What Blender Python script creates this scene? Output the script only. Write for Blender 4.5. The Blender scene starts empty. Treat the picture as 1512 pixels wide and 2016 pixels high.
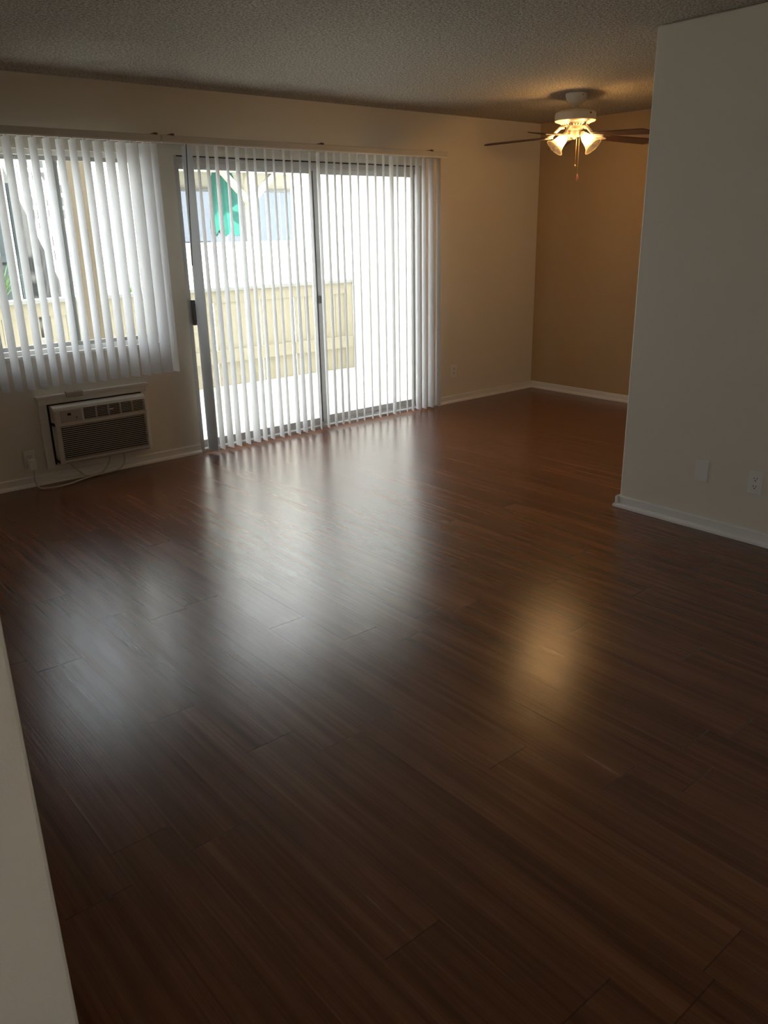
import bpy, bmesh, math, random
from mathutils import Vector, Matrix
random.seed(7)
S = bpy.context.scene
COL = S.collection
PI = math.pi

# ------------------------------------------------------------------ camera
cam_d = bpy.data.cameras.new('camera'); cam = bpy.data.objects.new('camera', cam_d); COL.objects.link(cam)
YAW, PITCH, ROLL, FPX = .69224, .33378, -.02006, 1593.6
fw = Vector((math.sin(YAW)*math.cos(PITCH), math.cos(YAW)*math.cos(PITCH), -math.sin(PITCH)))
r0 = Vector((math.cos(YAW), -math.sin(YAW), 0)); u0 = r0.cross(fw)
rr = math.cos(ROLL)*r0 + math.sin(ROLL)*u0; uu = -math.sin(ROLL)*r0 + math.cos(ROLL)*u0
M = Matrix((rr, uu, -fw)).transposed().to_4x4(); M.translation = Vector((-6.4319, -5.3686, 1.5301))
cam.matrix_world = M
cam_d.sensor_fit = 'VERTICAL'; cam_d.sensor_height = 24; cam_d.lens = FPX*24/2016; cam_d.clip_start = .05
S.camera = cam
# ------------------------------------------------------------------ exposure, sky, sun
S.view_settings.view_transform = 'Standard'; S.view_settings.look = 'None'
S.view_settings.gamma = 1; S.view_settings.use_curve_mapping = False
S.view_settings.exposure = 0.92
SKY = 3.6; SUN = 9.0; BULB = 215.0
w = bpy.data.worlds.new('world'); S.world = w; w.use_nodes = True
bg = w.node_tree.nodes['Background']; bg.inputs[0].default_value = (.90, .94, 1, 1); bg.inputs[1].default_value = SKY
sd = bpy.data.lights.new('sun', 'SUN'); sd.energy = SUN; sd.angle = .03; sd.color = (1, .95, .87)
so = bpy.data.objects.new('sun', sd); COL.objects.link(so)
so.rotation_euler = Vector((.25, 1, -1.15)).to_track_quat('-Z', 'Y').to_euler()   # from behind our building, over its roof
so.location = (-3, -10, 12)
def portal(n, x, y, z, sx, sz, rot=(-PI/2, 0, 0)):
    l = bpy.data.lights.new(n, 'AREA'); l.shape = 'RECTANGLE'; l.size = sx; l.size_y = sz
    o = bpy.data.objects.new(n, l); COL.objects.link(o); o.location = (x, y, z); o.rotation_euler = rot
    l.cycles.is_portal = True
S.cycles.max_bounces = 12; S.cycles.diffuse_bounces = 8; S.cycles.glossy_bounces = 4
S.cycles.transparent_max_bounces = 24; S.cycles.sample_clamp_indirect = 6
S.cycles.use_denoising = True
try: S.cycles.denoiser = 'OPENIMAGEDENOISE'
except Exception: pass

# ------------------------------------------------------------------ materials
def mat(name, col, rough=.6, metal=0, bump=None, spec=.5, emis=None, estr=0, noise=None):
    m = bpy.data.materials.new(name); m.use_nodes = True; nt = m.node_tree; b = nt.nodes['Principled BSDF']
    b.inputs['Base Color'].default_value = (*col, 1); b.inputs['Roughness'].default_value = rough
    b.inputs['Metallic'].default_value = metal; b.inputs['Specular IOR Level'].default_value = spec
    if emis: b.inputs['Emission Color'].default_value = (*emis, 1); b.inputs['Emission Strength'].default_value = estr
    tc = nt.nodes.new('ShaderNodeTexCoord')
    if noise:                                       # noise = (scale, amount)
        n = nt.nodes.new('ShaderNodeTexNoise'); n.inputs['Scale'].default_value = noise[0]; n.inputs['Detail'].default_value = 4
        nt.links.new(tc.outputs['Object'], n.inputs['Vector'])
        mx = nt.nodes.new('ShaderNodeMix'); mx.data_type = 'RGBA'
        mx.inputs[6].default_value = (*[c*(1-noise[1]) for c in col], 1); mx.inputs[7].default_value = (*[min(1, c*(1+noise[1])) for c in col], 1)
        nt.links.new(n.outputs[0], mx.inputs[0]); nt.links.new(mx.outputs[2], b.inputs['Base Color'])
    if bump:                                        # bump = (scale, strength, distance)
        n = nt.nodes.new('ShaderNodeTexNoise'); n.inputs['Scale'].default_value = bump[0]; n.inputs['Detail'].default_value = 3
        nt.links.new(tc.outputs['Object'], n.inputs['Vector'])
        bp = nt.nodes.new('ShaderNodeBump'); bp.inputs['Strength'].default_value = bump[1]; bp.inputs['Distance'].default_value = bump[2]
        nt.links.new(n.outputs[0], bp.inputs['Height']); nt.links.new(bp.outputs[0], b.inputs['Normal'])
    return m
def glass_mat(name, gl=.06, tint=(.96, .98, .98), rough=0.0, trans_l=0):
    m = bpy.data.materials.new(name); m.use_nodes = True; nt = m.node_tree; nt.nodes.clear()
    o = nt.nodes.new('ShaderNodeOutputMaterial'); t = nt.nodes.new('ShaderNodeBsdfTransparent'); t.inputs[0].default_value = (*tint, 1)
    g = nt.nodes.new('ShaderNodeBsdfGlossy'); g.inputs['Roughness'].default_value = rough
    mx = nt.nodes.new('ShaderNodeMixShader'); mx.inputs[0].default_value = gl
    nt.links.new(t.outputs[0], mx.inputs[1]); nt.links.new(g.outputs[0], mx.inputs[2]); last = mx
    if trans_l:
        tr = nt.nodes.new('ShaderNodeBsdfTranslucent'); tr.inputs[0].default_value = (1, .93, .8, 1)
        m2 = nt.nodes.new('ShaderNodeMixShader'); m2.inputs[0].default_value = trans_l
        nt.links.new(mx.outputs[0], m2.inputs[1]); nt.links.new(tr.outputs[0], m2.inputs[2]); last = m2
    nt.links.new(last.outputs[0], o.inputs[0]); return m
def vane_mat():
    m = bpy.data.materials.new('vane_vinyl'); m.use_nodes = True; nt = m.node_tree; nt.nodes.clear()
    o = nt.nodes.new('ShaderNodeOutputMaterial'); d = nt.nodes.new('ShaderNodeBsdfDiffuse'); d.inputs[0].default_value = (.83, .825, .815, 1)
    t = nt.nodes.new('ShaderNodeBsdfTranslucent'); t.inputs[0].default_value = (.77, .79, .83, 1)
    mx = nt.nodes.new('ShaderNodeMixShader'); mx.inputs[0].default_value = .24
    g = nt.nodes.new('ShaderNodeBsdfGlossy'); g.inputs['Roughness'].default_value = .45; g.inputs[0].default_value = (.9, .9, .9, 1)
    m2 = nt.nodes.new('ShaderNodeMixShader'); m2.inputs[0].default_value = .05
    nt.links.new(d.outputs[0], mx.inputs[1]); nt.links.new(t.outputs[0], mx.inputs[2])
    nt.links.new(mx.outputs[0], m2.inputs[1]); nt.links.new(g.outputs[0], m2.inputs[2]); nt.links.new(m2.outputs[0], o.inputs[0]); return m
def floor_mat():
    m = bpy.data.materials.new('laminate_planks'); m.use_nodes = True; nt = m.node_tree; N = nt.nodes; L = nt.links
    b = N['Principled BSDF']
    def math_(op, a, bb=None, c=None):
        n = N.new('ShaderNodeMath'); n.operation = op
        for i, v in enumerate((a, bb, c)):
            if v is None: continue
            if isinstance(v, (int, float)): n.inputs[i].default_value = v
            else: L.new(v, n.inputs[i])
        return n.outputs[0]
    tc = N.new('ShaderNodeTexCoord'); sp = N.new('ShaderNodeSeparateXYZ'); L.new(tc.outputs['Object'], sp.inputs[0])
    X, Y = sp.outputs[0], sp.outputs[1]
    W, LEN = .1675, 1.22
    xs = math_('DIVIDE', math_('ADD', X, 20 + 4.395 - 20*1.0 + W*40), W)         # plank columns, edge at x=-4.395
    col = math_('FLOOR', xs); fx = math_('FRACT', xs)
    wn = N.new('ShaderNodeTexWhiteNoise'); wn.noise_dimensions = '1D'; L.new(col, wn.inputs['W'])
    ys = math_('ADD', math_('DIVIDE', math_('ADD', Y, 20), LEN), wn.outputs['Value'])
    row = math_('FLOOR', ys); fy = math_('FRACT', ys)
    cid = N.new('ShaderNodeCombineXYZ'); L.new(col, cid.inputs[0]); L.new(row, cid.inputs[1])
    w2 = N.new('ShaderNodeTexWhiteNoise'); w2.noise_dimensions = '3D'; L.new(cid.outputs[0], w2.inputs['Vector'])
    # distance to plank edges
    ex = math_('MULTIPLY', math_('MINIMUM', fx, math_('SUBTRACT', 1, fx)), W)
    ey = math_('MULTIPLY', math_('MINIMUM', fy, math_('SUBTRACT', 1, fy)), LEN)
    gx = math_('MULTIPLY_ADD', math_('LESS_THAN', ex, .0009), .45, 0)
    gy = math_('LESS_THAN', ey, .0020)
    gap = math_('MAXIMUM', gx, gy)
    # grain
    def stretched(sx, sy, detail, off):
        cv = N.new('ShaderNodeCombineXYZ')
        L.new(math_('MULTIPLY', X, sx), cv.inputs[0]); L.new(math_('MULTIPLY', Y, sy), cv.inputs[1])
        L.new(math_('MULTIPLY', w2.outputs['Value'], off), cv.inputs[2])
        n = N.new('ShaderNodeTexNoise'); n.inputs['Scale'].default_value = 1; n.inputs['Detail'].default_value = detail; n.inputs['Roughness'].default_value = .6
        L.new(cv.outputs[0], n.inputs['Vector']); return n.outputs[0]
    g1 = stretched(34, 1.1, 4, 60); g2 = stretched(190, 2.2, 3, 90); g3 = stretched(9, .55, 2, 30)
    gm = math_('ADD', math_('MULTIPLY', g1, .45), math_('ADD', math_('MULTIPLY', g2, .20), math_('MULTIPLY', g3, .35)))
    gm = math_('ADD', gm, math_('MULTIPLY', math_('SUBTRACT', w2.outputs['Value'], .5), .07))
    cr = N.new('ShaderNodeValToRGB'); L.new(gm, cr.inputs[0])
    e = cr.color_ramp.elements; e[0].position = .33; e[0].color = (.078, .0255, .0100, 1); e[1].position = .68; e[1].color = (.235, .088, .036, 1)
    k = cr.color_ramp.elements.new(.5); k.color = (.148, .051, .0205, 1)
    mx = N.new('ShaderNodeMix'); mx.data_type = 'RGBA'; L.new(math_('MULTIPLY', gap, .5), mx.inputs[0]); L.new(cr.outputs[0], mx.inputs[6]); mx.inputs[7].default_value = (.012, .006, .005, 1)
    L.new(mx.outputs[2], b.inputs['Base Color'])
    ro = math_('ADD', .17, math_('MULTIPLY', g1, .14)); L.new(ro, b.inputs['Roughness'])
    b.inputs['Specular IOR Level'].default_value = .8
    h = math_('SUBTRACT', math_('ADD', math_('MULTIPLY', g2, .7), math_('MULTIPLY', g1, .3)), math_('MULTIPLY', gap, 1.2))
    bp = N.new('ShaderNodeBump'); bp.inputs['Strength'].default_value = .5; bp.inputs['Distance'].default_value = .0009
    L.new(h, bp.inputs['Height']); L.new(bp.outputs[0], b.inputs['Normal'])
    return m
def popcorn_mat():
    m = mat('popcorn_ceiling', (.74, .72, .68), .75); nt = m.node_tree; N = nt.nodes; L = nt.links; b = N['Principled BSDF']
    tc = N.new('ShaderNodeTexCoord')
    v = N.new('ShaderNodeTexVoronoi'); v.inputs['Scale'].default_value = 85; L.new(tc.outputs['Object'], v.inputs['Vector'])
    n = N.new('ShaderNodeTexNoise'); n.inputs['Scale'].default_value = 75; n.inputs['Detail'].default_value = 5; n.inputs['Roughness'].default_value = .7; L.new(tc.outputs['Object'], n.inputs['Vector'])
    a = N.new('ShaderNodeMath'); a.operation = 'MULTIPLY_ADD'; L.new(v.outputs['Distance'], a.inputs[0]); a.inputs[1].default_value = -.5; L.new(n.outputs[0], a.inputs[2])
    bp = N.new('ShaderNodeBump'); bp.inputs['Strength'].default_value = 1; bp.inputs['Distance'].default_value = .03
    L.new(a.outputs[0], bp.inputs['Height']); L.new(bp.outputs[0], b.inputs['Normal'])
    cr = N.new('ShaderNodeValToRGB'); cr.color_ramp.elements[0].position = .38; cr.color_ramp.elements[0].color = (.30, .262, .20, 1)  # ramp paints the shade in the popcorn pits into the colour
    cr.color_ramp.elements[1].position = .60; cr.color_ramp.elements[1].color = (.80, .73, .60, 1)
    L.new(n.outputs[0], cr.inputs[0])
    lt = N.new('ShaderNodeMath'); lt.operation = 'LESS_THAN'; L.new(v.outputs['Distance'], lt.inputs[0]); lt.inputs[1].default_value = .27
    sm = N.new('ShaderNodeMath'); sm.operation = 'MULTIPLY'; L.new(lt.outputs[0], sm.inputs[0]); sm.inputs[1].default_value = .75
    mx = N.new('ShaderNodeMix'); mx.data_type = 'RGBA'; L.new(sm.outputs[0], mx.inputs[0]); L.new(cr.outputs[0], mx.inputs[6]); mx.inputs[7].default_value = (1, .97, .88, 1)  # bright specks paint the sparkle of the grains
    L.new(mx.outputs[2], b.inputs['Base Color'])
    return m
MT = dict(
    floor=floor_mat(), ceil=popcorn_mat(),
    wall=mat('wall_paint', (.755, .71, .61), .55, bump=(240, .25, .002)),
    tan=mat('tan_accent_paint', (.50, .36, .20), .55, bump=(240, .25, .002)),
    trim=mat('trim_paint', (.80, .79, .76), .35),
    vane=vane_mat(), rail=mat('headrail_metal', (.62, .60, .55), .5),
    clip=mat('brown_clip', (.12, .07, .05), .5),
    alu=mat('mill_aluminium', (.50, .49, .47), .38, .35, noise=(30, .08)),
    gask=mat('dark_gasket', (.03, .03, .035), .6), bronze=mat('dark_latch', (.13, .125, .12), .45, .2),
    glass=glass_mat('window_glass'), farglass=glass_mat('far_glass', .10, (.75, .8, .85), .02),
    plate=mat('white_plastic', (.80, .79, .75), .35), slot=mat('slot_black', (.01, .01, .01), .6),
    ac=mat('ac_plastic', (.60, .58, .54), .45), acd=mat('ac_slot_shadow', (.018, .017, .016), .8), acp=mat('control_panel_grey', (.42, .41, .39), .4),
    cord=mat('cord_grey', (.55, .54, .50), .5),
    fanb=mat('fan_cream_metal', (.72, .66, .54), .35), wood=mat('blade_walnut', (.10, .043, .027), .4, noise=(14, .35)),
    brass=mat('aged_brass', (.5, .36, .18), .35, .8), fob=mat('pink_wood_fob', (.5, .22, .17), .4),
    shade=glass_mat('seeded_glass', .16, (.80, .74, .62), .15, .10),
    bulb=mat('lit_bulb', (1, .9, .7), .5, emis=(1, .63, .31), estr=BULB),
    conc=mat('pale_concrete', (.80, .77, .70), .8, noise=(4, .08)),
    fence=mat('cream_paint', (.40, .36, .265), .6, noise=(6, .06)), cap=mat('weathered_cap', (.36, .36, .35), .6, noise=(9, .12)),
    stucco=mat('white_stucco', (.86, .85, .80), .8, bump=(60, .4, .01)),
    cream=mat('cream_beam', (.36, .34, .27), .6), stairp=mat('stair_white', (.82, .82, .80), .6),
    slate=mat('dark_slate', (.028, .04, .044), .6, noise=(8, .2)), greyw=mat('grey_backwall', (.10, .105, .10), .7),
    blind=mat('far_blind', (.19, .20, .225), .6), teal=mat('teal_canvas', (.012, .16, .125), .8, noise=(12, .2)),
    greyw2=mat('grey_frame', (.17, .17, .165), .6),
    leaf=mat('leaf_green', (.11, .26, .05), .5, noise=(20, .3)), leafp=mat('pale_leaf', (.45, .55, .25), .5), stem=mat('stem', (.2, .25, .1), .6),
    tanpost=mat('tan_post_paint', (.22, .175, .115), .6),
)
# ------------------------------------------------------------------ mesh helpers
class MB:
    def __init__(s): s.b = bmesh.new()
    def box(s, x0, y0, z0, x1, y1, z1, m=None, bev=0):
        g = bmesh.ops.create_cube(s.b, size=1)['verts']
        c = Vector(((x0+x1)/2, (y0+y1)/2, (z0+z1)/2)); d = (abs(x1-x0), abs(y1-y0), abs(z1-z0))
        for v in g: v.co = Vector((v.co.x*d[0], v.co.y*d[1], v.co.z*d[2])) + c
        if bev:
            es = list({e for v in g for e in v.link_edges})
            r = bmesh.ops.bevel(s.b, geom=es, offset=min(bev, min(d)*.45), segments=2, affect='EDGES', profile=.5)
            g = list({v for f in r['faces'] for v in f.verts} | {v for v in g if v.is_valid})
        if m is not None:
            for v in g: v.co = m @ v.co
        return s
    def tube(s, pts, r, n=8, cap=True):
        pts = [Vector(p) for p in pts]; rings = []
        rs = r if isinstance(r, (list, tuple)) else [r]*len(pts)
        up = None
        for i, p in enumerate(pts):
            t = (pts[min(i+1, len(pts)-1)] - pts[max(i-1, 0)]).normalized()
            a = up if up is not None and abs(up.dot(t)) < .95 else (Vector((0, 0, 1)) if abs(t.z) < .9 else Vector((1, 0, 0)))
            a = (a - t*a.dot(t)).normalized(); up = a; b = t.cross(a)
            rings.append([s.b.verts.new(p + (a*math.cos(2*PI*k/n) + b*math.sin(2*PI*k/n))*rs[i]) for k in range(n)])
        for A, B in zip(rings, rings[1:]):
            for k in range(n): s.b.faces.new((A[k], A[(k+1) % n], B[(k+1) % n], B[k]))
        if cap: s.b.faces.new(rings[0][::-1]); s.b.faces.new(rings[-1])
        return s
    def lathe(s, prof, c=(0, 0, 0), n=32, m=None, closed=True):
        rings = []
        for (r, z) in prof:
            rings.append([s.b.verts.new((c[0]+max(r, .0004)*math.cos(2*PI*k/n), c[1]+max(r, .0004)*math.sin(2*PI*k/n), c[2]+z)) for k in range(n)])
        for A, B in zip(rings, rings[1:]):
            for k in range(n): s.b.faces.new((A[k], A[(k+1) % n], B[(k+1) % n], B[k]))
        if closed: s.b.faces.new(rings[0][::-1]); s.b.faces.new(rings[-1])
        if m is not None:
            for R in rings:
                for v in R: v.co = m @ v.co
        return s
    def prism(s, poly, y0, y1, axis='x', m=None):
        # poly of 2D points, extruded along axis
        def P(p, t): return {'x': (t, p[0], p[1]), 'y': (p[0], t, p[1]), 'z': (p[0], p[1], t)}[axis]
        A = [s.b.verts.new(P(p, y0)) for p in poly]; B = [s.b.verts.new(P(p, y1)) for p in poly]
        s.b.faces.new(A[::-1]); s.b.faces.new(B); n = len(poly)
        for k in range(n): s.b.faces.new((A[k], A[(k+1) % n], B[(k+1) % n], B[k]))
        if m is not None:
            for v in A+B: v.co = m @ v.co
        return s
    def build(s, name, m, parent=None, smooth=False, origin=None):
        bmesh.ops.recalc_face_normals(s.b, faces=s.b.faces[:])
        me = bpy.data.meshes.new(name)
        off = Vector(origin) if origin else (parent.matrix_world.translation if parent else Vector())
        # parent chain keeps only translations: subtract the world position of the parent
        w = world_loc(parent) if parent else Vector(origin or (0, 0, 0))
        for v in s.b.verts: v.co -= w
        s.b.to_mesh(me); s.b.free(); me.materials.append(MT[m])
        if smooth:
            for p in me.polygons: p.use_smooth = True
            try: me.set_sharp_from_angle(angle=.7)
            except Exception: pass
        o = bpy.data.objects.new(name, me); COL.objects.link(o)
        if parent: o.parent = parent
        else: o.location = w
        return o
def world_loc(o):
    v = Vector()
    while o: v += o.location; o = o.parent
    return v
def empty(name, loc, label, cat, group=None):
    o = bpy.data.objects.new(name, None); o.empty_display_size = .1; COL.objects.link(o); o.location = loc
    o['label'] = label; o['category'] = cat
    if group: o['group'] = group
    return o
def tag(o, label, cat, group=None, kind=None):
    o['label'] = label; o['category'] = cat
    if group: o['group'] = group
    if kind: o['kind'] = kind
    return o
def st(o): o['kind'] = 'structure'; return o

# ------------------------------------------------------------------ room shell
H = 2.44; XP = -2.548; YP = -2.82; YB = -7.2; XL = -6.22; XE = -7.7
YE = -4.37   # end of the left room wall, beside the entry
st(MB().box(XE, YB, -.12, .12, .0, 0).build('floor', 'floor'))
st(MB().box(XE, YB, H, .12, .15, H+.2).build('ceiling', 'ceil'))
DX0, DX1, DZ = -3.735, -1.50, 2.035      # sliding door opening
WX0, WX1, WZ0, WZ1 = -5.05, -3.915, .83, 2.035   # window opening
wb = MB()
wb.box(XL-.15, 0, -.12, WX0, .15, H); wb.box(WX0, 0, -.12, WX1, .15, WZ0); wb.box(WX0, 0, WZ1, WX1, .15, H)
wb.box(WX1, 0, -.12, DX0, .15, H); wb.box(DX0, 0, DZ, DX1, .15, H); wb.box(DX1, 0, -.12, .12, .15, H); wb.box(DX0, 0, -.12, DX1, .15, -.012)
st(wb.build('wall_back', 'wall'))
st(MB().box(0, YP-.3, -.12, .12, 0, H).build('wall_right', 'tan'))
st(MB().box(XP, YB, -.12, -.0, YP, H, bev=.008).build('wall_partition', 'wall'))
st(MB().box(XL-.15, YE, -.12, XL, 0, H, bev=.006).build('wall_left', 'wall'))
st(MB().box(XE, YE, -.12, XL-.14, YE+.12, H).build('wall_entry_side', 'wall'))
st(MB().box(XE-.12, YB, -.12, XE, -6.75, H).box(XE-.12, -6.30, -.12, XE, YE+.12, H).box(XE-.12, -6.75, 2.05, XE, -6.30, H).build('wall_entry', 'wall'))   # unseen doorway gap added behind the camera to light the near walls
st(MB().box(-12, -9, -.2, XE-.12, -3, -.05).build('ground_entry', 'conc'))
st(MB().box(XE, YB-.12, -.12, 0, YB, H).build('wall_front', 'wall'))
st(MB().box(-9, 0, H+.2, 4, .15, 5.4).box(-9, 0, -.4, XL-.15, .15, H+.2).box(.12, 0, -.4, 4, .15, H+.2).build('wall_upper_sunblock', 'stucco'))  # unseen upper wall added to cast shade over the patio
st(MB().box(-9.5, -8, 5.4, 4, .55, 5.55).build('trim_roof_sunblock', 'stucco'))  # unseen roof slab, stretched to keep the sun off the entry opening
# baseboards: flat board + quarter round shoe
BP = [(0, 0), (.030, 0), (.028, .012), (.020, .020), (.013, .023), (.013, .060), (.010, .065), (0, .065)]
def base_y(name, x0, x1, yw=0, s=-1):          # along x, against a wall at y=yw
    return st(MB().prism([(yw+s*p, q) for p, q in BP], x0, x1, 'x').build(name, 'trim', smooth=False))
def base_x(name, y0, y1, xw, s=-1):
    return st(MB().prism([(xw+s*p, q) for p, q in BP], y0, y1, 'y').build(name, 'trim'))
base_y('baseboard_back', XL, DX0-.005); base_y('baseboard_alcove', DX1+.17, 0)
base_x('baseboard_right', YP, 0, 0); base_x('baseboard_left', YE, 0, XL, 1)
m = MB().prism([(XP-p, q) for p, q in BP], YB, YP+.012, 'y').prism([(YP+p, q) for p, q in BP], XP-.024, 0, 'x')
st(m.build('baseboard_partition', 'trim'))

# ------------------------------------------------------------------ sliding door (door_1)
yd = .05
fr = MB()
fr.box(DX0, .0, 1.985, DX1, .13, DZ).box(DX0, .0, -.012, DX1, .13, .018).box(DX0, .0, .018, DX0+.03, .13, 1.985).box(DX1-.03, .0, .018, DX1, .13, 1.985)
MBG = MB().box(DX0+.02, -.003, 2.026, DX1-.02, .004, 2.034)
fr.box(DX0+.03, .055, .018, DX1-.03, .061, .034).box(DX0+.03, .10, .018, DX1-.03, .106, .034).box(DX0+.03, .012, 1.972, DX1-.03, .018, 1.985)
door = st(fr.build('door_1', 'alu'))
MBG.build('head_shadow_strip', 'gask', door)  # dark strip stands for the shadow line above the door head
MB().box(DX0+.03, .002, 1.992, DX1-.03, .010, 2.000).build('track_edge', 'trim', door)
def sash(name, x0, x1, y0, y1, stl, str_, parent, z0=.034, z1=1.985, bot=.05, top=.035, mt='alu'):
    f = MB(); f.box(x0, y0, z0, x0+stl, y1, z1, bev=.003).box(x1-str_, y0, z0, x1, y1, z1, bev=.003).box(x0+stl, y0, z0, x1-str_, y1, z0+bot, bev=.003).box(x0+stl, y0, z1-top, x1-str_, y1, z1, bev=.003)
    o = f.build(name, mt, parent)
    yc = (y0+y1)/2
    MB().box(x0+stl-.004, yc-.002, z0+bot-.004, x1-str_+.004, yc+.002, z1-top+.004).build('glass_pane', 'glass', o)
    return o
a = sash('sliding_panel', DX0+.03, -2.55, .022, .050, .010, .045, door)
sash('fixed_panel', -2.60, DX1-.03, .066, .092, .045, .025, door)
MB().box(-2.606, .020, .05, -2.597, .056, 1.97).box(-2.552, .018, .05, -2.546, .024, 1.97).build('gasket', 'gask', door)
MB().box(-2.590, .008, 1.0, -2.572, .022, 1.06, bev=.003).build('latch', 'bronze', door)
hd = MB().box(DX0+.028, -.018, .925, DX0+.092, .024, 1.10, bev=.004).build('door_handle', 'bronze', door)
MB().box(DX0+.075, -.040, .932, DX0+.092, -.016, 1.093, bev=.004).build('pull', 'gask', hd)
for z in (1.07, .955): MB().lathe([(.004, 0), (.004, .003)], n=10, m=Matrix.Translation((DX0+.045, -.018, z)) @ Matrix.Rotation(PI/2, 4, 'X')).build('screw', 'slot', hd)

# ------------------------------------------------------------------ window_1
f = MB()
f.box(WX0, .03, WZ0, WX1, .12, WZ0+.03).box(WX0, .03, WZ1-.03, WX1, .12, WZ1).box(WX0, .03, WZ0+.03, WX0+.025, .12, WZ1-.03).box(WX1-.025, .03, WZ0+.03, WX1, .12, WZ1-.03)
win = st(f.build('window_1', 'trim'))
sash('window_sash', -4.535, WX1-.025, .055, .075, .022, .022, win, WZ0+.03, WZ1-.03, .026, .026)
sash('window_sash', WX0+.025, -4.48, .082, .102, .022, .055, win, WZ0+.03, WZ1-.03, .026, .026)
MB().box(-4.535, .046, 1.14, -4.515, .056, 1.25, bev=.003).build('window_latch', 'bronze', win)
st(MB().box(WX0-.01, -.010, WZ0-.014, WX1+.01, .03, WZ0+.003).build('trim_1', 'trim'))

# ------------------------------------------------------------------ vertical blinds
YV = -.085; VW = .089
def vane_mesh(z0, z1, twist):
    """vinyl vane, its foot turned by `twist` degrees against its top"""
    me = bpy.data.meshes.new('vane'); b = bmesh.new(); n = 6; g = []; J = 10
    for k in range(n+1):
        t = k/n*2-1; col = []
        for j in range(J+1):
            a = math.radians(twist)*(1-j/J); x, y = t*VW/2, .0055*(1-t*t)
            col.append(b.verts.new((x*math.cos(a)-y*math.sin(a), x*math.sin(a)+y*math.cos(a), z0+(z1-z0)*j/J)))
        g.append(col)
    for k in range(n):
        for j in range(J): b.faces.new((g[k][j], g[k+1][j], g[k+1][j+1], g[k][j+1]))
    bmesh.ops.solidify(b, geom=b.faces[:], thickness=.0007)
    b.to_mesh(me); b.free(); me.materials.append(MT['vane'])
    for p in me.polygons: p.use_smooth = True
    try: me.set_sharp_from_angle(angle=.7)
    except Exception: pass
    return me
def blind(x0, x1, label, vanes, zb, clips, wand=None):
    t = empty('vertical_blind', ((x0+x1)/2, 0, 2.09), label, 'window blind')
    h = MB().box(x0, -.125, 2.098, x1, -.045, 2.140, bev=.004).build('headrail', 'rail', t)
    MB().box(x0, -.128, 2.092, x1, -.122, 2.101).build('track_lip', 'trim', h)
    for c in clips:
        MB().box(c-.018, -.112, 2.132, c+.018, .0, 2.147, bev=.003).box(c-.012, -.13, 2.137, c+.012, -.112, 2.150, bev=.002).build('mounting_bracket', 'clip', t)
    off = world_loc(t)
    for (x, foot, ang) in vanes:
        v = bpy.data.objects.new('vane', vane_mesh(zb, 2.088, foot-ang)); COL.objects.link(v); v.parent = t
        v.location = Vector((x, YV, 0)) - off; v.rotation_euler = (0, 0, math.radians(ang))
        c = MB().box(x-.006, YV-.006, 2.084, x+.006, YV+.006, 2.100).build('carrier_stem', 'trim', t)
    if wand:
        MB().tube([(wand[0], YV-.045, 2.09), (wand[1], YV-.045, 1.335)], .0036, 8).build('wand', 'bronze', t)
    return t
sl = [(-3.680, 116, 106), (-3.676, 116, 106), (-3.672, 116, 106), (-3.600, 89, 73), (-3.530, 94, 75), (-3.461, 90, 77), (-3.38, 86, 71), (-3.30, 99, 78), (-3.227, 83, 68), (-3.16, 82, 68), (-3.073, 82, 67), (-3.005, 73, 66), (-2.918, 81, 66),
      (-2.85, 82, 64), (-2.778, 78, 63), (-2.692, 64, 67), (-2.618, 68, 73), (-2.54, 69, 66), (-2.467, 67, 63), (-2.403, 67, 62), (-2.321, 61, 63), (-2.242, 60, 60), (-2.152, 60, 63), (-2.07, 64, 62),
      (-1.987, 58, 62), (-1.905, 70, 73), (-1.842, 55, 59), (-1.758, 56, 59), (-1.692, 62, 61), (-1.625, 78, 71), (-1.555, 74, 70), (-1.475, 82, 74), (-1.389, 80, 68)]
blind(-3.865, -1.315, 'off white vertical blind, floor length, hung open across the sliding glass door', [(x, a, b) for x, a, b in sl], .02, [-3.79, -2.60, -1.50, ], (-3.702, -3.737))
wr = [(-5.098, 106), (-5.021, 106), (-4.944, 106), (-4.868, 106), (-4.791, 106), (-4.718, 103), (-4.646, 101), (-4.567, 100), (-4.49, 99), (-4.414, 99), (-4.336, 101), (-4.26, 102), (-4.18, 108), (-4.104, 108), (-4.024, 118), (-3.939, 120), (-3.892, 112)]
blind(-5.14, -3.872, 'short off white vertical blind hung across the window, above the air conditioner',
      [(x-.012-.0445*abs(math.cos(math.radians(a))), a+random.uniform(-2, 3), a+random.uniform(-2, 2)) for x, a in wr], .635, [-4.95, -3.905])

# ------------------------------------------------------------------ air conditioner
t = empty('air_conditioner', (-4.49, 0, .13), 'through-wall air conditioner with louvred grilles, below the window', 'air conditioner')
f = MB()
ax0, ax1, az0, az1 = -4.852, -4.118, .093, .565
f.box(ax0, -.022, az1-.05, ax1, 0, az1, bev=.003).box(ax0, -.022, az0, -4.80, 0, az1-.05, bev=.003).box(-4.165, -.022, az0, ax1, 0, az1-.05, bev=.003).box(-4.80, -.022, az0, -4.165, 0, .118, bev=.003)
f.box(ax0-.012, -.04, az1-.008, ax1+.012, 0, az1+.010, bev=.003)
tr = f.build('wall_trim', 'plate', t)
MB().box(-4.675, -.062, .552, -4.57, -.02, .586, bev=.003).build('metal_bracket', 'alu', tr)
MB().box(-4.798, -.026, .118, -4.162, -.001, .515).build('gap_shade', 'acd', t)  # near-black box gives the gap round the housing its shadow colour
bx0, bx1, bz0, bz1, by = -4.79, -4.168, .125, .508, -.105
body = MB()
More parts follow.
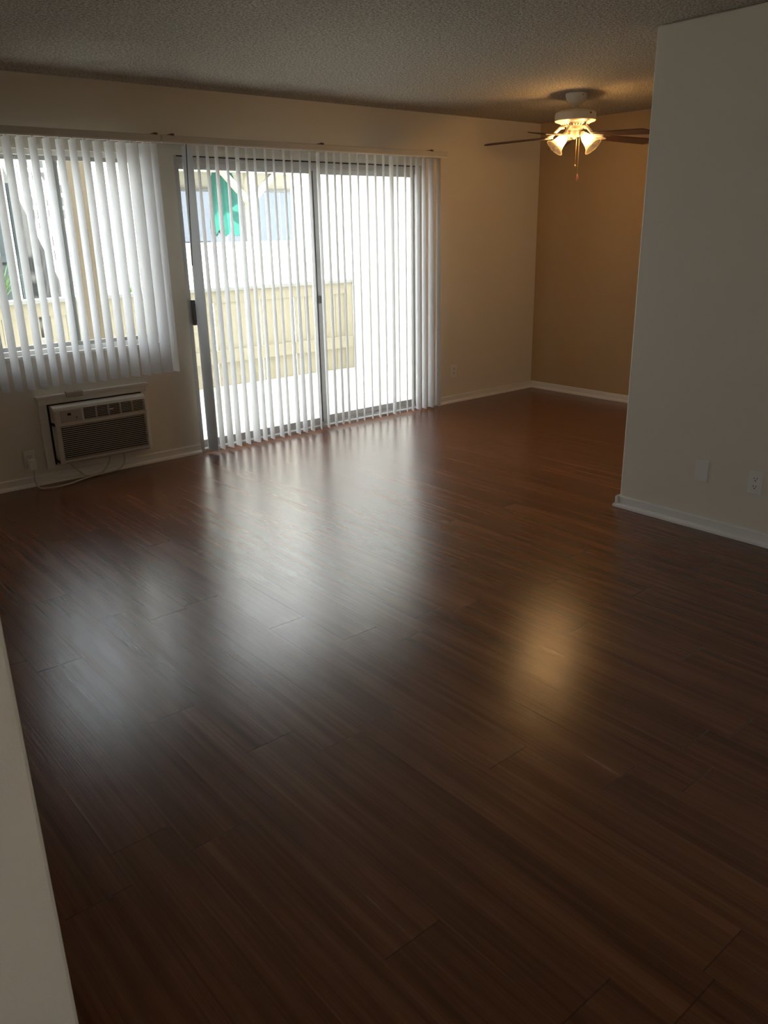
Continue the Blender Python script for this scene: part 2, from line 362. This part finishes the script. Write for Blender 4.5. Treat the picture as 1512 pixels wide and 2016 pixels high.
# hollow-fronted housing: rim pieces round the two grille openings
poly = [(-.002, bz0), (by+.015, bz0), (by, bz0+.015), (by, bz0+.03), (-.002, bz0+.03)]
body.prism(poly, bx0, bx1, 'x')
body.prism([(-.002, bz1), (by+.03, bz1), (by+.008, bz1-.010), (by, bz1-.028), (-.002, bz1-.028)], bx0, bx1, 'x')
body.prism([(-.002, .378), (by, .378), (by, .402), (-.002, .402)], bx0, bx1, 'x')
body.box(bx0, by, bz0, bx0+.034, -.002, bz1-.02, bev=.008).box(bx1-.014, by, bz0, bx1, -.002, bz1-.02, bev=.006)
body.box(bx0+.02, by+.001, .385, -4.598, -.002, bz1-.02)
body.box(bx0+.02, -.05, bz0+.02, bx1-.01, -.002, bz1-.03)
B = body.build('body', 'ac', t)
MB().box(bx0+.04, by-.001, .40, -4.612, by+.01, .476, bev=.002).build('control_panel', 'acp', t)
MB().box(-4.705, by-.003, .444, -4.683, by+.004, .460).build('display', 'slot', t)
MB().box(-4.655, by-.004, .447, -4.628, by+.004, .453, bev=.001).build('button', 'cord', t)
MB().box(-4.652, by-.004, .422, -4.644, by+.004, .429, bev=.001).build('button', 'slot', t)
MB().box(-4.730, by-.004, .424, -4.716, by+.004, .430, bev=.001).build('button', 'cord', t)
def grille(name, x0, x1, z0, z1, n, bars):
    g = MB(); p = (z1-z0)/n
    for k in range(n):
        z = z0 + (k+.5)*p
        g.prism([(by-.001, z-.16*p), (by-.001, z+.16*p), (by+.010, z+.08*p), (by+.010, z-.08*p)], x0, x1, 'x')
    for k in range(1, bars+1):
        x = x0 + (x1-x0)*k/(bars+1); g.box(x-.0025, by, z0, x+.0025, by+.02, z1)
    o = g.build(name, 'ac', t)
    MB().box(x0, by+.024, z0, x1, by+.03, z1).build('dark_recess', 'acd', o)
    return o
gu = grille('outlet_grille', -4.595, bx1-.014, .402, bz1-.030, 7, 4)
grille('intake_grille', bx0+.034, bx1-.014, bz0+.032, .378, 17, 0)
MB().box(-4.425, by-.003, .443, -4.40, by+.004, .449, bev=.001).build('badge', 'plate', gu)
def smooth_pts(P, k=6):
    P = [Vector(p) for p in P]; out = []
    Q = [P[0]] + P + [P[-1]]
    for i in range(1, len(Q)-2):
        for j in range(k):
            s = j/k; a, b_, c, d = Q[i-1], Q[i], Q[i+1], Q[i+2]
            out.append(.5*((2*b_)+(-a+c)*s+(2*a-5*b_+4*c-d)*s*s+(-a+3*b_-3*c+d)*s**3))
    return out + [P[-1]]
cd = MB()
cd.tube(smooth_pts([(-4.72, -.05, .125), (-4.68, -.05, .07), (-4.63, -.045, .02), (-4.60, -.05, .008), (-4.54, -.06, .008), (-4.49, -.05, .03), (-4.45, -.045, .08), (-4.44, -.04, .125)]), .0048)
cd.tube(smooth_pts([(-4.345, -.04, .125), (-4.34, -.045, .08), (-4.36, -.05, .035), (-4.42, -.055, .010), (-4.55, -.07, .009), (-4.66, -.10, .009), (-4.78, -.15, .009), (-4.88, -.155, .009), (-4.945, -.11, .009), (-4.955, -.06, .04), (-4.95, -.045, .10), (-4.948, -.038, .14)]), .0048)
c = cd.build('power_cord', 'cord', t, smooth=True)
MB().box(-4.968, -.050, .115, -4.925, -.010, .185, bev=.006).build('plug', 'plate', c)

# ------------------------------------------------------------------ outlets
def outlet(loc, rot, label, blank=False, group=None):
    """plate in local coords: face toward -y, centre at loc"""
    w_, h_ = (.073, .116)
    t = empty('wall_plate' if blank else 'power_outlet', loc, label, 'wall plate' if blank else 'outlet')
    t.rotation_euler = (0, 0, rot)
    def B_(m, name, mt):
        me = bpy.data.meshes.new(name); bmesh.ops.recalc_face_normals(m.b, faces=m.b.faces[:]); m.b.to_mesh(me); m.b.free(); me.materials.append(MT[mt])
        o = bpy.data.objects.new(name, me); COL.objects.link(o); o.parent = t; return o
    B_(MB().box(-w_/2, -.007, -h_/2, w_/2, 0, h_/2, bev=.003), 'cover_plate', 'plate')
    if blank:
        for z in (.0415, -.0415): B_(MB().box(-.003, -.0085, z-.0015, .003, -.006, z+.0015), 'screw', 'plate')
    else:
        for s in (1, -1):
            B_(MB().box(-.017, -.0095, s*.020-.014, .017, -.005, s*.020+.014, bev=.004), 'socket', 'plate')
            q = MB(); z = s*.020
            q.box(-.0085, -.0102, z-.001, -.0060, -.009, z+.009).box(.0060, -.0102, z-.001, .0085, -.009, z+.009).box(-.0028, -.0102, z-.010, .0028, -.009, z-.005)
            B_(q, 'socket_slots', 'slot')
    return t
outlet((-4.952, 0, .178), 0, 'white outlet on the window wall with the air conditioner cord plugged in')
outlet((-1.110, 0, .293), 0, 'pale outlet on the off white wall between the door blind and the alcove corner')
outlet((XP, -3.303, .313), -PI/2, 'blank white cover plate low on the partition wall', True)
outlet((XP, -3.592, .311), -PI/2, 'white double outlet with dark slots low on the partition wall')

# ------------------------------------------------------------------ ceiling fan
FX, FY = -1.182, -1.303
fan = empty('ceiling_fan', (FX, FY, H), 'cream ceiling fan with wooden blades and lit glass shades, over the dining alcove', 'ceiling fan')
c0 = (FX, FY, 0)
cn = MB().lathe([(.078, H), (.078, H-.012), (.070, H-.035), (.055, H-.060), (.040, H-.072), (.016, H-.076), (.014, H-.080)], c0).build('canopy', 'fanb', fan, True)
MB().lathe([(.004, 0), (.004, .003)], n=8, m=Matrix.Translation((FX-.02, FY-.072, H-.016)) @ Matrix.Rotation(PI/2, 4, 'X')).build('screw', 'slot', cn)
MB().lathe([(.0125, H-.072), (.0125, 2.345), (.024, 2.342), (.030, 2.335), (.030, 2.32)], c0, 20).build('downrod', 'fanb', fan, True)
mo = MB().lathe([(.030, 2.340), (.060, 2.338), (.115, 2.330), (.140, 2.318), (.147, 2.305), (.147, 2.262), (.141, 2.256), (.112, 2.246), (.108, 2.246)], c0, 48).build('motor_housing', 'fanb', fan, True)
MB().lathe([(.006, 0), (.006, .004)], n=10, m=Matrix.Translation((FX-.02+.0, FY-.1475, 2.30)) @ Matrix.Rotation(PI/2, 4, 'X')).build('screw', 'slot', mo)
v = MB().lathe([(.108, 2.247), (.10, 2.236), (.074, 2.226), (.06, 2.226)], c0, 48).build('vent_ring', 'fanb', fan, True)
q = MB()
for k in range(28):
    a = 2*PI*k/28; mm = Matrix.Translation((FX, FY, 2.2305)) @ Matrix.Rotation(a, 4, 'Z') @ Matrix.Translation((.089, 0, 0)) @ Matrix.Rotation(-.36, 4, 'Y')
    q.box(-.012, -.0032, -.0015, .012, .0032, .0015, mm)
q.build('vent_slots', 'slot', v)
BA = 122.6
def to_local(o):  # meshes above are built in world space; blades are built round the fan axis
    pass
for k in range(5):
    a = math.radians(BA + 72*k)
    pitch = Matrix.Rotation(math.radians(-10), 4, 'X')
    base = Matrix.Translation((FX, FY, 2.168)) @ Matrix.Rotation(a, 4, 'Z')
    droop = Matrix.Rotation(math.radians(3.2), 4, 'Y')
    # outline of the paddle
    pts = []
    r1, r2, w1, w2 = .185, .665, .052, .067
    for s_ in range(7): th = PI/2 + PI*s_/6; pts.append((r1+.02+.02*math.cos(th)*1.0, w1*math.sin(th)))
    for s_ in range(9): th = -PI/2 + PI*s_/8; pts.append((r2-.035+.035*math.cos(th), w2*math.sin(th)))
    bl = MB().prism(pts, -.003, .003, 'z', base @ droop @ pitch).build('blade', 'wood', fan)
    ir = MB()
    ir.tube([tuple(base @ Vector(p)) for p in [(.075, 0, .056), (.105, 0, .050), (.135, 0, .025), (.16, 0, .002), (.20, 0, -.012)]], [.012, .011, .010, .010, .008], 8)
    pl = [(.155, .012), (.18, .030), (.215, .036), (.245, .022), (.27, .0), (.245, -.022), (.215, -.036), (.18, -.030), (.155, -.012)]
    ir.prism(pl, -.0085, -.0032, 'z', base @ droop @ pitch)
    ir.build('blade_iron', 'fanb', bl, True)
MB().lathe([(.058, 2.230), (.058, 2.205), (.046, 2.196), (.046, 2.165), (.038, 2.155), (.012, 2.150), (.006, 2.140), (.003, 2.138)], c0, 32).build('switch_housing', 'fanb', fan, True)
for az in (150, -75):
    a = math.radians(az); base = Matrix.Translation((FX, FY, 2.178)) @ Matrix.Rotation(a, 4, 'Z')
    tl = base @ Matrix.Translation((.062, 0, -.008)) @ Matrix.Rotation(PI-math.radians(44), 4, 'Y')   # local +z runs down and outward
    arm = MB().tube([tuple(base @ Vector(p)) for p in [(.03, 0, 0), (.05, 0, .004), (.066, 0, -.012)]], .011, 10)
    arm.lathe([(.016, -.012), (.021, -.004), (.021, .018), (.017, .022)], m=tl, n=20)
    am = arm.build('lamp_holder', 'fanb', fan, True)
    prof = [(.0225, .004), (.027, .016), (.034, .035), (.038, .058), (.042, .080), (.052, .103), (.068, .122), (.0695, .1235)]
    sh = MB().lathe(prof + [(r-.002, z+.0005) for r, z in prof[::-1]], m=tl, n=36, closed=False).build('lamp_shade', 'shade', am, True)
    MB().lathe([(.0685, .1205), (.0705, .1220), (.0705, .1245), (.0685, .1250)], m=tl, n=36, closed=False).build('shade_rim', 'shade', sh, True)
    MB().lathe([(.008, .022), (.012, .030), (.020, .045), (.024, .060), (.022, .074), (.014, .084), (.003, .088)], m=tl, n=20).build('bulb', 'bulb', am, True)
for dx, dy, zz, nm in ((-.02, -.035, 1.965, 'ring'), (.012, -.035, 1.905, 'fob')):
    pc = MB()
    pc.tube([(FX+dx, FY+dy, 2.19), (FX+dx, FY+dy, zz)], .0016, 6)
    ch = pc.build('pull_chain', 'brass', fan)
    if nm == 'fob': MB().lathe([(.002, .0), (.006, -.012), (.009, -.032), (.006, -.044), (.002, -.046)], (FX+dx, FY+dy, zz), 14).build('chain_fob', 'fob', ch, True)
    else: MB().lathe([(.002, .0), (.007, -.006), (.007, -.012), (.002, -.018)], (FX+dx, FY+dy, zz), 14).build('chain_bead', 'brass', ch, True)

# ------------------------------------------------------------------ patio and beyond
GZ = -.06
st(MB().box(-9, .15, GZ-.15, 6, 2.62, GZ).box(-9, 2.62, GZ-.15, 12, 16, GZ-.001).build('ground_patio', 'conc'))
st(MB().box(-.235, .15, GZ, -.05, 3.84, 4.2).build('wall_patio_side', 'stucco'))
# railing: boards, rails, cap, posts
fe = empty('patio_fence', (-2.3, 2.66, GZ), 'cream board fence with grey cap rail enclosing the patio', 'fence')
FY0 = 2.645
gaps = [(-4.085, .03), (-3.915, .03), (-2.955, .03), (-2.10, .022), (-1.52, .018), (-1.225, .02), (-1.065, .02)]
x = -6.3; edges = [x]
while x < -.30:
    x += .1455; edges.append(min(x, -.30))
# snap the nearest board edges to the open slits
for gxx, gw in gaps:
    i = min(range(len(edges)), key=lambda i: abs(edges[i]-gxx)); edges[i] = gxx
edges.sort()
for x0, x1 in zip(edges, edges[1:]):
    if x1-x0 < .05: continue
    l = next((g[1]/2 for g in gaps if abs(g[0]-x0) < 1e-6), .0032); r = next((g[1]/2 for g in gaps if abs(g[0]-x1) < 1e-6), .0032)
    MB().box(x0+l, FY0, GZ+.0, x1-r, FY0+.02, .86, bev=.002).build('board', 'fence', fe)
MB().box(-6.3, FY0-.012, .835, -.26, FY0+.035, .965).build('top_rail', 'fence', fe)
MB().box(-6.3, FY0-.05, .20, -.26, FY0, .335, bev=.004).build('middle_rail', 'fence', fe)
MB().box(-6.3, FY0-.05, .958, -.24, FY0+.12, .995, bev=.004).build('cap_rail', 'cap', fe)
for x in (-6.25, -4.6, -2.62, -.345):
    MB().box(x, FY0-.03, GZ, x+.095, FY0+.05, .958, bev=.004).build('post', 'fence', fe)
# tan post outside the window
tp = MB().box(-4.025, 1.16, GZ, -3.965, 1.26, 5.0, bev=.004).box(-3.96, 1.17, GZ, -3.885, 1.25, 5.0, bev=.004)
tag(tp.build('porch_post', 'tanpost', origin=(-3.95, 1.2, GZ)), 'tan painted porch post seen through the right pane of the window', 'post')
# neighbour building with balcony
nb = empty('neighbour_building', (.5, 6.5, GZ), 'white neighbouring building with a balcony behind a parapet', 'building')
MB().box(-1.88, 6.5, GZ, -.62, 9.3, 5).build('wall', 'stucco', nb)
MB().box(-1.90, 6.5, GZ, -1.88, 9.0, 5).build('side_wall_shade', 'greyw2', nb)  # grey sheet paints shade onto the sunlit side wall behind the stairs
MB().box(-.62, 6.5, GZ, 1.75, 6.62, 1.37).box(-.62, 6.62, 1.15, 3, 8.3, 1.25).build('parapet', 'stucco', nb)
MB().box(-.64, 6.46, 1.37, 1.75, 6.66, 1.415, bev=.004).build('parapet_cap', 'stairp', nb)
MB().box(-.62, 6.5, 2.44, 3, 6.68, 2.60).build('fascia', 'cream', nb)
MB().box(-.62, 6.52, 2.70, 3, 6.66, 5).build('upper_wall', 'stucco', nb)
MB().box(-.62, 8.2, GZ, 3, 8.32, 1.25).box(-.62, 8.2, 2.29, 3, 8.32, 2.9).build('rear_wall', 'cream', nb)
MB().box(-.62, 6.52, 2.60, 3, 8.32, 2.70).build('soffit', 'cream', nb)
p_ = MB().box(.765, 6.52, 1.40, .905, 6.64, 2.46, bev=.004)
p_.build('balcony_post', 'cream', nb)
for s in (-1, 1):
    mm = Matrix.Translation((.835+s*.24, 6.58, 2.22)) @ Matrix.Rotation(s*math.radians(45), 4, 'Y')
    MB().box(-.04, -.045, -.36, .04, .045, .36, mm).build('brace', 'cream', nb)
for (x0, x1) in ((-.55, .30), (.36, 2.9)):
    wf = MB(); wf.box(x0, 8.15, 1.25, x0+.05, 8.2, 2.29).box(x1-.05, 8.15, 1.25, x1, 8.2, 2.29).box(x0, 8.15, 2.24, x1, 8.2, 2.29).box((x0+x1)/2-.03, 8.14, 1.25, (x0+x1)/2+.03, 8.2, 2.24)
    o = wf.build('window', 'greyw2', nb)
    MB().box(x0+.04, 8.165, 1.26, x1-.04, 8.17, 2.25).build('pane', 'farglass', o)
    bl = MB(); k = x0+.06
    while k < x1-.07:
        bl.box(k, 8.185+.008*(int(k*20) % 2), 1.27, k+.075, 8.19+.008*(int(k*20) % 2), 2.24); k += .078
    bl.build('blind_vanes', 'blind', o)
for k in range(14):
    x = -.5 + k*.16
    MB().box(x, 6.492, 1.10+.0, x+.008, 6.5, 1.37).build('board_seam', 'cap', nb)
# teal umbrella, closed
um = empty('patio_umbrella', (.66, 7.1, 1.25), 'closed teal umbrella hanging folded on the balcony opposite', 'umbrella')
um_m = MB(); nn = 28; rings = []
for j, (z, R) in enumerate([(2.62, .05), (2.52, .15), (2.40, .20), (2.2, .225), (2.0, .25), (1.85, .265), (1.72, .28), (1.60, .27)]):
    ring = []
    for k in range(nn):
        a = 2*PI*k/nn; fold = 1 + .22*math.cos(7*a + j*.15) + .06*math.sin(3*a+j)
        R_ = R*.8; zz = z - (.10*abs(math.sin(3.5*a)) if j == 7 else 0)
        ring.append(um_m.b.verts.new((.66 + R_*fold*math.cos(a) + .02*(2.4-z), 7.1 + R_*fold*math.sin(a), zz)))
    rings.append(ring)
for A_, B_ in zip(rings, rings[1:]):
    for k in range(nn): um_m.b.faces.new((A_[k], A_[(k+1) % nn], B_[(k+1) % nn], B_[k]))
um_m.build('canopy', 'teal', um, True)
MB().tube([(.66, 7.1, 1.25), (.66, 7.1, 2.7)], .02, 10).build('pole', 'stairp', um)
MB().lathe([(.2, 0), (.2, .04), (.05, .07), (.03, .12)], (.66, 7.1, 1.25), 24).build('base', 'slate', um)
rb = MB()
for k in range(6):
    a = 2*PI*k/6; rb.tube([(.66+.03*math.cos(a), 7.1+.03*math.sin(a), 2.3), (.66+.2*math.cos(a), 7.1+.2*math.sin(a), 1.50)], .008, 6)
rb.build('ribs', 'slate', um)
# outdoor staircase
sc = empty('outdoor_staircase', (-2.3, 6.3, GZ), 'white open outdoor staircase with balusters seen through the left window pane', 'staircase')
sx0, sx1 = -2.62, -1.98; n = 17
for k in range(n):
    f_ = k/(n-1); y = 4.5 + f_*2.95; z = .05 + f_*2.75
    MB().box(sx0, y, z-.045, sx1, y+.20, z, bev=.003).build('tread', 'stairp', sc)
def sloped(x, z_off, th, w_):
    y0, z0, y1, z1 = 4.45, .05+z_off, 7.55, 2.85+z_off
    a = MB(); a.prism([(y0, z0-th), (y1, z1-th), (y1, z1), (y0, z0)], x, x+w_, 'x'); return a
for x in (sx0-.05, sx1):
    sloped(x, .0, .10, .04).build('stringer', 'stairp', sc)
    hr = sloped(x, .92, .07, .05).build('handrail', 'stairp', sc)
    for k in range(22):
        f_ = (k+.5)/22; y = 4.45+f_*3.1; z = .05+f_*2.8
        MB().box(x+.012, y, z, x+.037, y+.025, z+.88).build('baluster', 'stairp', sc)
    sloped(x, .50, .045, .05).build('lower_rail', 'stairp', sc)
    MB().box(x-.02, 4.38, GZ, x+.07, 4.47, 1.05).build('newel_post', 'stairp', sc)
    MB().box(x-.02, 7.5, GZ, x+.07, 7.59, 3.9).build('newel_post', 'stairp', sc)
st(MB().box(-9, 9.0, GZ, -1.89, 9.2, 6).build('wall_courtyard', 'greyw'))
g = empty('dark_shade_panel', (-3.2, 8.0, GZ), 'dark slate panel for the shade behind the staircase, seen through the left window pane', 'shade panel')
MB().box(-4.6, 8.0, GZ+.05, -2.45, 8.05, 2.2).build('panel', 'slate', g)  # dark sheet put in for the shaded area behind the stairs
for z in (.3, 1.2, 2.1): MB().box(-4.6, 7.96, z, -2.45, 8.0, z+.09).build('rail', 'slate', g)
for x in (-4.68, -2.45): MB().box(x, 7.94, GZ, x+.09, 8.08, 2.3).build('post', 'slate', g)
# plants behind the fence
def plant(x, y, h, n, label, seed, mt='leaf', spread=.3):
    rnd = random.Random(seed)
    t = empty('strap_leaf_plant', (x, y, GZ), label, 'plant')
    MB().tube([(x, y, GZ), (x+.01, y, .55), (x, y, h-.45)], [.035, .03, .025], 8).build('stem', 'stem', t)
    lv = MB()
    for k in range(n):
        a = rnd.uniform(0, 2*PI); L_ = rnd.uniform(.28, .55); sp = rnd.uniform(.15, 1)*spread; wd = rnd.uniform(.008, .018)
        prev = None
        for j in range(7):
            s = j/6; r = sp*s**1.3; z = h-.45 + L_*1.0*(s - .45*s*s*sp/spread)
            c_ = Vector((x+r*math.cos(a), y+r*math.sin(a), z)); d = Vector((-math.sin(a), math.cos(a), 0))*wd*(1-s*.9)
            cur = (lv.b.verts.new(c_-d), lv.b.verts.new(c_+d))
            if prev: lv.b.faces.new((prev[0], prev[1], cur[1], cur[0]))
            prev = cur
    lv.build('leaves', mt, t)
    return t
plant(-4.10, 3.13, 1.35, 70, 'green strap-leaved plant above the fence at the left edge of the window', 3)
plant(-2.20, 3.13, 1.12, 60, 'green strap-leaved plant above the fence beside the door handle', 5)
plant(-2.76, 3.13, 1.12, 40, 'green strap-leaved plant above the fence in the right window pane', 9)
portal('sky_portal_door', (DX0+DX1)/2, .16, DZ/2, DX1-DX0, DZ)
portal('sky_portal_window', (WX0+WX1)/2, .16, (WZ0+WZ1)/2, WX1-WX0, WZ1-WZ0)

portal('sky_portal_entry', XE-.11, -6.525, 1.02, 2.05, .45, (0, -PI/2, 0))
